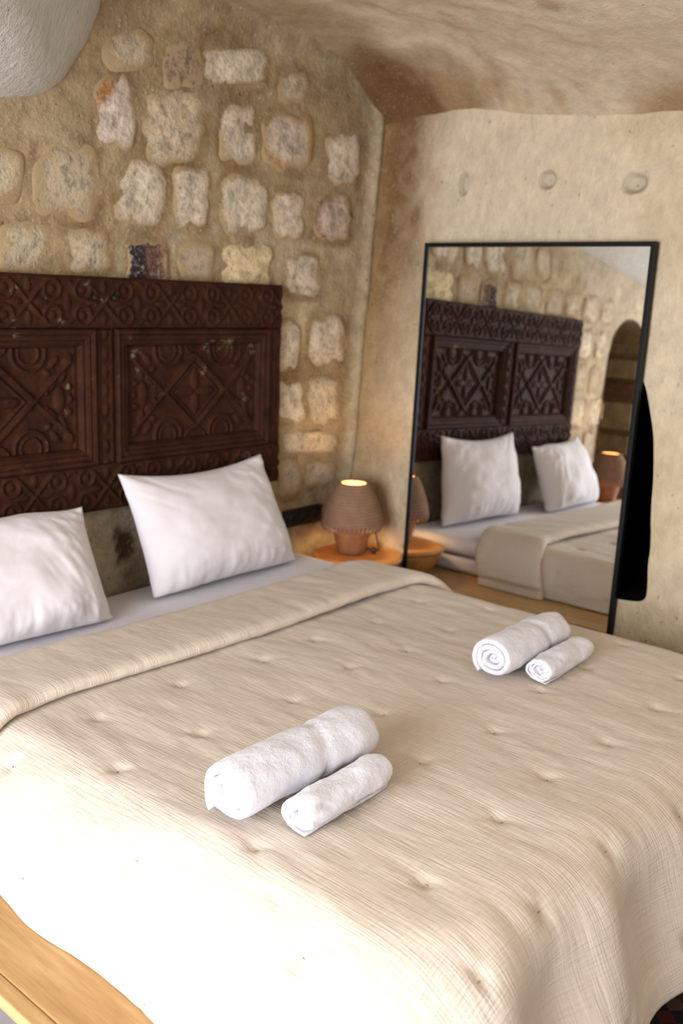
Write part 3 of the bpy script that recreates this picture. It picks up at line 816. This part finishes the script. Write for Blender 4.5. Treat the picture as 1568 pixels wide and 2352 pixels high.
def panel_fn(cx, cz):
    def f(X, Z):
        x, z = X - cx, Z - cz; ax, az = np.abs(x), np.abs(z)
        h = np.zeros_like(x)
        dd = (ax / 0.152 + az / 0.138)
        h = np.maximum(h, ridge((dd - 0.92) * 0.10, 0.013))
        h = np.maximum(h, 0.55 * ridge((dd - 0.72) * 0.10, 0.005))
        for (px, pz, a, b) in ((0.047, 0, 0.046, 0.019), (0, 0.044, 0.019, 0.044)):
            h = np.maximum(h, 0.95 * ell(ax if px else x, z if px else az, px, pz, a, b))
        h = np.maximum(h, ridge((az - (ax - 0.142) * 0.92), 0.010) * (ax > 0.138) * (ax < 0.275))
        h = np.maximum(h, 0.8 * ridge(np.hypot(ax - 0.125, az - 0.150) - 0.058, 0.007))
        h = np.maximum(h, 0.6 * ridge(np.hypot(ax - 0.125, az - 0.150) - 0.036, 0.005))
        h = np.maximum(h, 0.7 * ridge(np.hypot(ax - 0.0, az - 0.185) - 0.052, 0.006))
        h = np.maximum(h, 0.9 * ell(ax, z, 0.232, 0.0, 0.020, 0.045))
        for (px, pz, a, b, r) in ((0.205, 0.045, 0.024, 0.011, 0.8), (0.245, 0.078, 0.030, 0.013, 1.2), (0.215, 0.120, 0.026, 0.012, 0.9), (0.266, 0.128, 0.024, 0.011, 0.7), (0.182, 0.026, 0.012, 0.012, 0), (0.268, 0.040, 0.012, 0.012, 0), (0.19, 0.085, 0.014, 0.010, -0.6), (0.272, 0.0, 0.009, 0.016, 0)):
            h = np.maximum(h, 0.85 * ell(ax, az, px, pz, a, b, r))
        inn = (ax < 0.285) & (az < 0.168)
        return np.where(inn, h, 0.25) + 0.10 * fbm(X * 60, Z * 60, 0, 3, 120)
    return f
def rail_fn(zc, hh, per=0.275):
    def f(X, Z):
        u = ((X / per + 0.5) % 1.0 - 0.5) * per; z = Z - zc; au, az = np.abs(u), np.abs(z)
        h = ridge(au - az * 0.95, 0.009) * (az < hh * 0.85)
        h = np.maximum(h, 0.9 * ridge(np.hypot(au - 0.082, az - 0.040) - 0.030, 0.007))
        h = np.maximum(h, 0.8 * ell(au, az, 0.082, 0.040, 0.013, 0.013))
        h = np.maximum(h, 0.9 * ell(au, z, 0.045, 0.0, 0.026, 0.011))
        h = np.maximum(h, 0.8 * ell(u, az, 0.0, 0.050, 0.011, 0.022))
        h = np.maximum(h, 0.9 * ell(au, z, 0.137, 0.0, 0.012, 0.028))
        h = np.maximum(h, 0.7 * ell(au, az, 0.126, 0.058, 0.018, 0.009, 0.6))
        h = np.maximum(h, 0.7 * ridge(az - hh + 0.006, 0.004))
        return h + 0.18 * fbm(X * 55, Z * 55, 0, 3, 121)
    return f
def stile_fn(xc):
    def f(X, Z):
        v = ((Z / 0.062) % 1.0 - 0.5) * 0.062
        h = np.maximum(ell(X - xc, v, 0, 0, 0.012, 0.024), 0.5 * ridge(np.abs(X - xc) - 0.024, 0.004))
        return h + 0.2 * fbm(X * 60, Z * 60, 0, 3, 122)
    return f
relief('top_rail', -0.827, 0.827, 0.605, HH, -0.040, 0.009, rail_fn(0.688, 0.080), 0.0042)
relief('bottom_rail', -0.827, 0.827, 0.0, 0.158, -0.040, 0.009, rail_fn(0.079, 0.076), 0.0042)
relief('stile', -0.040, 0.040, 0.1585, 0.6045, -0.040, 0.007, stile_fn(0.0), 0.0045)
relief('stile', 0.757, 0.827, 0.1585, 0.6045, -0.040, 0.006, stile_fn(0.795), 0.0045, wav=0.004)
relief('stile', -0.827, -0.757, 0.1585, 0.6045, -0.040, 0.006, stile_fn(-0.795), 0.0045)
MP = [(0.0, 0.004), (0.0, -0.012), (0.006, -0.017), (0.014, -0.014), (0.017, -0.007), (0.024, -0.011), (0.033, -0.008), (0.037, -0.001), (0.046, -0.003), (0.052, 0.004), (0.056, 0.011), (0.058, 0.018)]
for sgn in (-1, 1):
    xa, xb = (0.0405, 0.7565) if sgn > 0 else (-0.7565, -0.0405)
    za, zb_ = 0.159, 0.604
    V = []
    for (i_, h_) in MP:
        for (px, pz) in ((xa + i_, za + i_), (xb - i_, za + i_), (xb - i_, zb_ - i_), (xa + i_, zb_ - i_)):
            V.append((px, -0.040 + h_, pz))
    mesh('panel_moulding', V, grid_faces(len(MP), 4, close_v=True), M['carved'], hb, smooth=False)
    relief('carved_panel', xa + 0.055, xb - 0.055, za + 0.055, zb_ - 0.055, -0.022, 0.013, panel_fn((xa + xb) / 2, (za + zb_) / 2), 0.0032, 0.012)
for nx_ in (-0.044, 0.033):  # dark discs stand in for the empty nail holes
    o = lathe('nail_hole_disc', [(0.0001, -0.004), (0.006, -0.003), (0.007, 0.0), (0.007, 0.006), (0.0001, 0.006)], M['nail_hole'], hb, 16)
    o.rotation_euler = (PI / 2, 0, 0); o.location = (nx_, -0.052, 0.705)

# ------------------------------------------------------------------ pillows
def pillow(loc, w, h, tf, tb, lean, rz, seed, label, roll=0.0, shear=0.0, droop=0.0, crease=0.0):
    n = 96; u = np.linspace(-1, 1, n)
    U, Vv = np.meshgrid(u, u, indexing='ij')
    def side(sgn, th):
        ex = np.clip((1 - np.abs(U) ** 2.4) * (1 - np.abs(Vv) ** 2.4), 0, 1) ** 0.55
        pin_u = 1 - 0.055 * (1 - Vv ** 2) * np.abs(U) ** 3; pin_v = 1 - 0.075 * (1 - U ** 2) * np.abs(Vv) ** 3
        X = w / 2 * U * pin_u * (1 - 0.025 * (Vv + 1)) + shear * (Vv + 1) / 2; Z = h / 2 * Vv * pin_v - droop * sstep(0.3, 1.0, U) * sstep(0.2, 1.0, Vv)
        Z = Z - 0.020 * (1 - U ** 2) * (Vv > 0) * np.abs(Vv) ** 2
        cr = (np.abs(U * Vv)) ** 1.5
        wrk = 0.012 * fbm(U * 2.2 + 5, Vv * 2.2, seed, 3, seed) + 0.016 * fbm((U + Vv) * 6 + seed, (U - Vv) * 1.1, 0, 3, seed + 1) * cr * 1.3 + crease * 0.016 * np.abs(fbm(U * 5.5 + Vv * 1.6 + seed, Vv * 1.0, 0, 3, seed + 8)) * sstep(0.0, 0.75, U)
        wrk += 0.013 * fbm(U * 9 + seed, Vv * 1.5, 0, 3, seed + 4) * sstep(-0.2, -0.9, Vv)
        wt = 1 + 0.30 * (-Vv)           # filling sinks towards the bottom
        Y = -sgn * (th * ex * wt + wrk * ex ** 0.4 * sgn)
        return X, Y, Z
    Xf, Yf, Zf = side(1, tf); Xb, Yb, Zb = side(-1, tb)
    bend = 0.03 * (Zf / h * 2) ** 2
    Pf = np.stack([Xf.ravel(), (Yf - bend * 0).ravel(), Zf.ravel()], 1); Pb = np.stack([Xb.ravel(), Yb.ravel(), Zb.ravel()], 1)
    V = np.concatenate([Pf, Pb]); F = grid_faces(n, n) + [tuple(i + n * n for i in f) for f in grid_faces(n, n, flip=True)]
    Rm = np.array(Matrix.Rotation(rz, 3, 'Z') @ Matrix.Rotation(-lean, 3, 'X') @ Matrix.Rotation(roll, 3, 'Y'))
    V = V @ Rm.T + np.array(loc)
    # the underside settles on the sheet
    zmin = BT + 0.003
    V[:, 2] = np.where(V[:, 2] < zmin + 0.03, zmin + 0.03 * np.exp(np.clip((V[:, 2] - zmin - 0.03) / 0.03, -6, 0)), V[:, 2])
    V[:, 1] = np.where(V[:, 2] > 0.80, np.minimum(V[:, 1], -0.057), np.minimum(V[:, 1], -0.020))
    me = bpy.data.meshes.new('pillow')
    bm = bmesh.new()
    bv = [bm.verts.new(v) for v in V]
    for f in F: bm.faces.new([bv[i] for i in f])
    bmesh.ops.remove_doubles(bm, verts=bm.verts[:], dist=0.0006)
    bm.to_mesh(me); bm.free(); me.polygons.foreach_set('use_smooth', [True] * len(me.polygons))
    o = link('pillow', me, M['pillow']); tag(o, label, 'pillow', 'pillows at the head of the bed')
    return o
pillow((0.395, -0.150, 0.735), 0.715, 0.45, 0.115, 0.06, math.radians(15), math.radians(1), 5, 'smooth plump white pillow beside the wall sockets', 0.0, -0.075, 0.0, 0.25)
pillow((-0.520, -0.185, 0.705), 0.70, 0.43, 0.120, 0.06, math.radians(22), math.radians(-3), 12, 'creased white pillow further from the wall sockets, leaning on the headboard', 0.0, 0.0, 0.035, 0.9)

# ------------------------------------------------------------------ rolled towels
def towel(p0, p1, R, turns, label, group, seed, sq=0.9, z0=BT + 0.031, tail=0.10, end=-72):
    p0, p1 = Vector((*p0, 0)), Vector((*p1, 0)); L = (p1 - p0).length; ax = (p1 - p0).normalized(); sd = Vector((ax.y, -ax.x, 0))   # sd points to the foot end
    nth = int(turns * 44); th = np.linspace(0, turns * 2 * PI, nth)
    th_end = th[-1]
    pitch = (R * 0.96) / turns
    r = 0.005 + (R - 0.005) * th / th_end
    tk = pitch * 0.93
    # ribbon section in (axial, radial)
    na = 26; A = np.linspace(-1, 1, na)
    sec = [(a, 0.5) for a in A] + [(1.0 + 0.5 * tk / L * 2 * math.cos(q) * 0.9, 0.5 * math.sin(q)) for q in np.linspace(PI / 2, -PI / 2, 7)[1:-1]] + [(a, -0.5) for a in A[::-1]] + [(-1.0 - 0.5 * tk / L * 2 * math.cos(q) * 0.9, 0.5 * math.sin(q)) for q in np.linspace(-PI / 2, PI / 2, 7)[1:-1]]
    sec = np.array(sec); ns = len(sec)
    TH, SA = np.meshgrid(th, sec[:, 0], indexing='ij'); RR = r[:, None] + tk * (sec[:, 1][None] - 0.5)
    # each layer slips a little along the axis
    slip = (0.005 * fbm(TH * 0.8, SA * 0, 0, 3, seed) - 0.012 * (TH / th_end < 0.4)) * np.abs(SA)
    X = SA * (L / 2) + np.sign(SA) * slip
    RR = RR + 0.0075 * fbm(SA * 2.6 + TH * 0.35, np.cos(TH) * 1.4, np.sin(TH) * 1.4, 3, seed + 2) * (TH / th_end) + 0.0025 * fbm(SA * 7, np.cos(TH) * 3, np.sin(TH) * 3, 3, seed + 3)
    if end < -90:
        RR = RR - 0.007 * np.exp(-((SA - 0.22 - 0.10 * np.sin(TH + 1.0)) / 0.055) ** 2) * (TH > th_end - 2.2 * PI)
        X = X - 0.005 * (seed == 31) * (TH > th_end - 0.5) * (SA < -0.85) * (TH - th_end + 0.5) * 2
    RR = RR * (1 - 0.05 * SA ** 8)
    a0 = math.radians(end) - th_end            # loose end comes to rest low on the foot side
    S_ = RR * np.cos(TH + a0) * 1.05; Z_ = RR * np.sin(TH + a0) * sq
    lift = sstep(th_end - tail * 2 * PI, th_end, TH)
    S_ = S_ + (0.007 if end > -90 else -0.004) * lift; Z_ = Z_ - 0.002 * lift
    Z_ = Z_ + R * sq
    fl_ = 0.010
    Z_ = np.where(Z_ < fl_, fl_ * np.exp(np.clip((Z_ - fl_) / fl_, -8, 0)), Z_) - fl_ * 0.2
    P = np.array((p0 + p1) / 2); Wd = P[None, None] + X[..., None] * np.array(ax) + S_[..., None] * np.array(sd)
    Wd[..., 2] = z0 + Z_
    F = grid_faces(nth, ns, close_v=True) + [tuple(range(ns)), tuple((nth - 1) * ns + k for k in range(ns))[::-1]]
    o = mesh('rolled_towel', Wd.reshape(-1, 3), F, M['terry'])
    tag(o, label, 'towel', group)
    return o
G = 'rolled towels on the quilt'
towel((-0.775, -1.474), (-0.388, -1.470), 0.074, 3.3, 'large rolled white towel in the pair nearer the wide oak ledge', G, 31, end=-128)
towel((-0.702, -1.592), (-0.450, -1.586), 0.045, 4.2, 'small rolled white towel lying against the large one, nearer the wide oak ledge', G, 37, 0.85)
towel((0.225, -1.438), (0.570, -1.434), 0.068, 3.8, 'large rolled white towel in the pair nearer the standing mirror', G, 43, end=-125)
towel((0.298, -1.546), (0.548, -1.539), 0.044, 5.0, 'small rolled white towel lying against the large one, nearer the standing mirror', G, 47, 0.85)

# ------------------------------------------------------------------ nightstands and lamps
def nightstand(loc, label):
    o = empty('nightstand', loc); tag(o, label, 'nightstand', 'round oak nightstands')
    lathe('table_top', [(0.0005, 0.136), (0.10, 0.136), (0.180, 0.136), (0.188, 0.133), (0.191, 0.126), (0.189, 0.119), (0.186, 0.115), (0.0005, 0.115)], M['oak_top'], o, 72)
    lathe('bowl_base', [(0.0005, 0.114), (0.176, 0.114), (0.178, 0.108), (0.166, 0.075), (0.146, 0.040), (0.124, 0.015), (0.108, 0.003), (0.100, 0.0), (0.0005, 0.0)], M['oak_top'], o, 72)
    return o
nightstand((1.104, -0.226, 0.362), 'round oak nightstand with a bowl base beside the standing mirror')
nightstand((-1.100, -0.225, 0.362), 'round oak nightstand with a bowl base in front of the arched alcove')

def lamp(loc, label, rz=0.0):
    o = empty('table_lamp', loc, rz); tag(o, label, 'table lamp', 'woven table lamps')
    def wobb(t_, j, r, z): return r * (1 + 0.012 * math.sin(9 * t_ + j)), z
    lathe('base', [(0.0005, 0.0), (0.050, 0.0), (0.058, 0.004), (0.060, 0.015), (0.066, 0.040), (0.074, 0.075), (0.082, 0.112), (0.084, 0.122), (0.078, 0.126), (0.070, 0.118), (0.0005, 0.110)], M['terracotta'], o, 48, wobb)
    # coiled shade: stacked turns of jute cord, thin wall
    H0, H1 = 0.128, 0.302
    ctrl = np.array([(0.119, 0.0), (0.122, 0.06), (0.116, 0.25), (0.105, 0.45), (0.090, 0.68), (0.072, 0.88), (0.058, 1.0)])
    nco = 13; out = []; inn = []
    for i_ in range(nco):
        for q in (-0.75, -0.4, 0.0, 0.4, 0.75):
            s_ = (i_ + 0.5 + q * 0.62) / nco; s_ = min(max(s_, 0), 1)
            r_ = np.interp(s_, ctrl[:, 1], ctrl[:, 0]); b_ = 0.0075 * math.cos(q * PI / 2)
            out.append((r_ + b_, H0 + (H1 - H0) * s_)); inn.append((r_ - 0.005 - b_ * 0.3, H0 + (H1 - H0) * s_))
    pr = out + inn[::-1]; pr.append(pr[0])
    lathe('lamp_shade', pr, M['jute'], o, 96, lambda t_, j, r, z: (r + 0.0022 * math.sin(36 * t_ + (j // 5) * PI), z))
    # knotted cord fringe round the lower rim
    fm = None
    for i_ in range(40):
        a_ = 2 * PI * i_ / 40
        if fm is None:
            f_ = tube('fringe_knot', [(0, 0, 0.010), (0.004, 0, -0.002), (0.002, 0, -0.014), (-0.004, 0, -0.022)], 0.0065, M['jute'], o, 6, 3); fm = f_.data
        else: f_ = link('fringe_knot', fm, None, o)
        f_.location = (0.120 * math.cos(a_), 0.120 * math.sin(a_), H0 + 0.003); f_.rotation_euler = (0, 0, a_)
    sk = lathe('bulb_holder', [(0.0005, 0.111), (0.018, 0.111), (0.018, 0.165), (0.014, 0.17), (0.0005, 0.17)], M['black_plastic'], o, 24)
    lathe('bulb', [(0.0005, 0.171), (0.013, 0.171), (0.015, 0.185), (0.030, 0.215), (0.032, 0.235), (0.026, 0.256), (0.012, 0.268), (0.0005, 0.270)], M['bulb'], o, 32)
    return o
lamp_m = lamp((1.100, -0.195, 0.4985), 'lit woven jute lamp on the nightstand beside the standing mirror')
lamp((-1.125, -0.195, 0.4985), 'woven jute lamp on the nightstand before the arched alcove', 1.0)

cd_ = tube('cord', [(0.052, -0.008, 0.016), (0.072, -0.045, 0.010), (0.105, -0.060, 0.006), (0.135, -0.040, 0.006), (0.150, -0.020, 0.030), (0.153, -0.005, 0.060), (0.135, 0.010, 0.058), (0.125, 0.025, 0.020), (0.115, 0.05, 0.004)], 0.0035, M['black_plastic'], lamp_m, 8)
tag(cd_, 'black cord curling over the nightstand')
sw = box('cord_switch', (-0.014, -0.010, 0.0), (0.014, 0.010, 0.022), M['black_plastic'], lamp_m, 0.005, 2); sw.location = (0.062, -0.072, 0.0005); sw.rotation_euler = (0, 0, 0.6)
box('switch_button', (-0.006, -0.005, 0.021), (0.006, 0.005, 0.0245), M['socket_hole'], sw, 0.001, 1)

# ------------------------------------------------------------------ wall sockets
so = empty('wall_socket', (0.993, -0.004, 0.640)); tag(so, 'black triple wall socket plate between the pillow and the woven lamp', 'socket')
box('face_plate', (-0.114, -0.010, -0.038), (0.114, 0.012, 0.038), M['black_plastic'], so, 0.004, 2)
for k in (-1, 0, 1):
    mo = box('socket_module', (-0.031, -0.0135, -0.031), (0.031, -0.006, 0.031), M['black_plastic'], so, 0.003, 2); mo.location = (k * 0.072, 0, 0)
    w_ = lathe('socket_well', [(0.0005, 0.002), (0.018, 0.002), (0.0195, 0.0), (0.020, -0.002), (0.0195, -0.004)], M['socket_hole'], mo, 28)
    w_.rotation_euler = (PI / 2, 0, 0); w_.location = (0, -0.0135, 0)

# ------------------------------------------------------------------ standing mirror
# plane: leans 1.6 degrees against the right wall
a_, t_ = math.radians(-0.77), math.radians(1.63)
nrm = Vector((-math.cos(a_) * math.cos(t_), math.sin(a_) * math.cos(t_), math.sin(t_)))
Pm = Vector(((3.118 - 1.86) * 1.04, (1.83 - 2.615) * 1.04, (0.2 + 1.5) * 1.04))
ux = Vector((0, 0, 1)).cross(nrm).normalized(); uz = nrm.cross(ux).normalized()      # ux along the wall, uz up the glass
if ux.y > 0: ux = -ux
W0, W1, ZT = -0.497, 0.463, None
mr = empty('standing_mirror', (0, 0, 0)); tag(mr, 'tall mirror in a thin black metal frame leaning on the rock wall', 'mirror')
mr.matrix_world = Matrix((ux, -nrm, uz)).transposed().to_4x4()
mr.matrix_world.translation = Pm
mr.location = Pm; mr.rotation_euler = Matrix((ux, -nrm, uz)).transposed().to_euler()
# local axes: x along wall towards the foot end, y into the wall, z up
HB = -(Pm.z - 0.004) / uz.z; x0, x1, z1 = W0 + 0.030, W1 + 0.026, 0.010
fw, fd = 0.017, 0.032
box('mirror_frame', (x0, -0.006, HB), (x0 + fw, fd - 0.006, z1), M['black_metal'], mr, 0.0025, 2)
box('mirror_frame', (x1 - fw, -0.006, HB), (x1, fd - 0.006, z1), M['black_metal'], mr, 0.0025, 2)
box('mirror_frame', (x0 + fw, -0.006, z1 - fw), (x1 - fw, fd - 0.006, z1), M['black_metal'], mr, 0.0025, 2)
box('mirror_frame', (x0 + fw, -0.006, HB), (x1 - fw, fd - 0.006, HB + fw), M['black_metal'], mr, 0.0025, 2)
box('mirror_glass', (x0 + fw * 0.6, 0.0, HB + fw * 0.6), (x1 - fw * 0.6, 0.006, z1 - fw * 0.6), M['mirror'], mr, 0)

# ------------------------------------------------------------------ rug
rg = empty('kilim_rug', (0.25, -2.45, 0.001)); tag(rg, 'dark red and black patterned kilim rug at the foot of the bed', 'rug')
box('woven_field', (-1.0, -0.85, 0.0), (1.0, 0.85, 0.010), M['kilim'], rg, 0.003, 1)
fm = None
for i_ in range(60):
    for sx in (-1, 1):
        if fm is None:
            f_ = tube('fringe', [(0, 0, 0.004), (0.03, 0.003, 0.004), (0.06, -0.002, 0.003)], 0.0025, M['thread'], rg, 5, 2); fm = f_.data
        else: f_ = link('fringe', fm, None, rg)
        f_.location = (sx * 1.0, -0.84 + 1.68 * i_ / 59, 0.001); f_.rotation_euler = (0, 0, 0 if sx > 0 else PI)
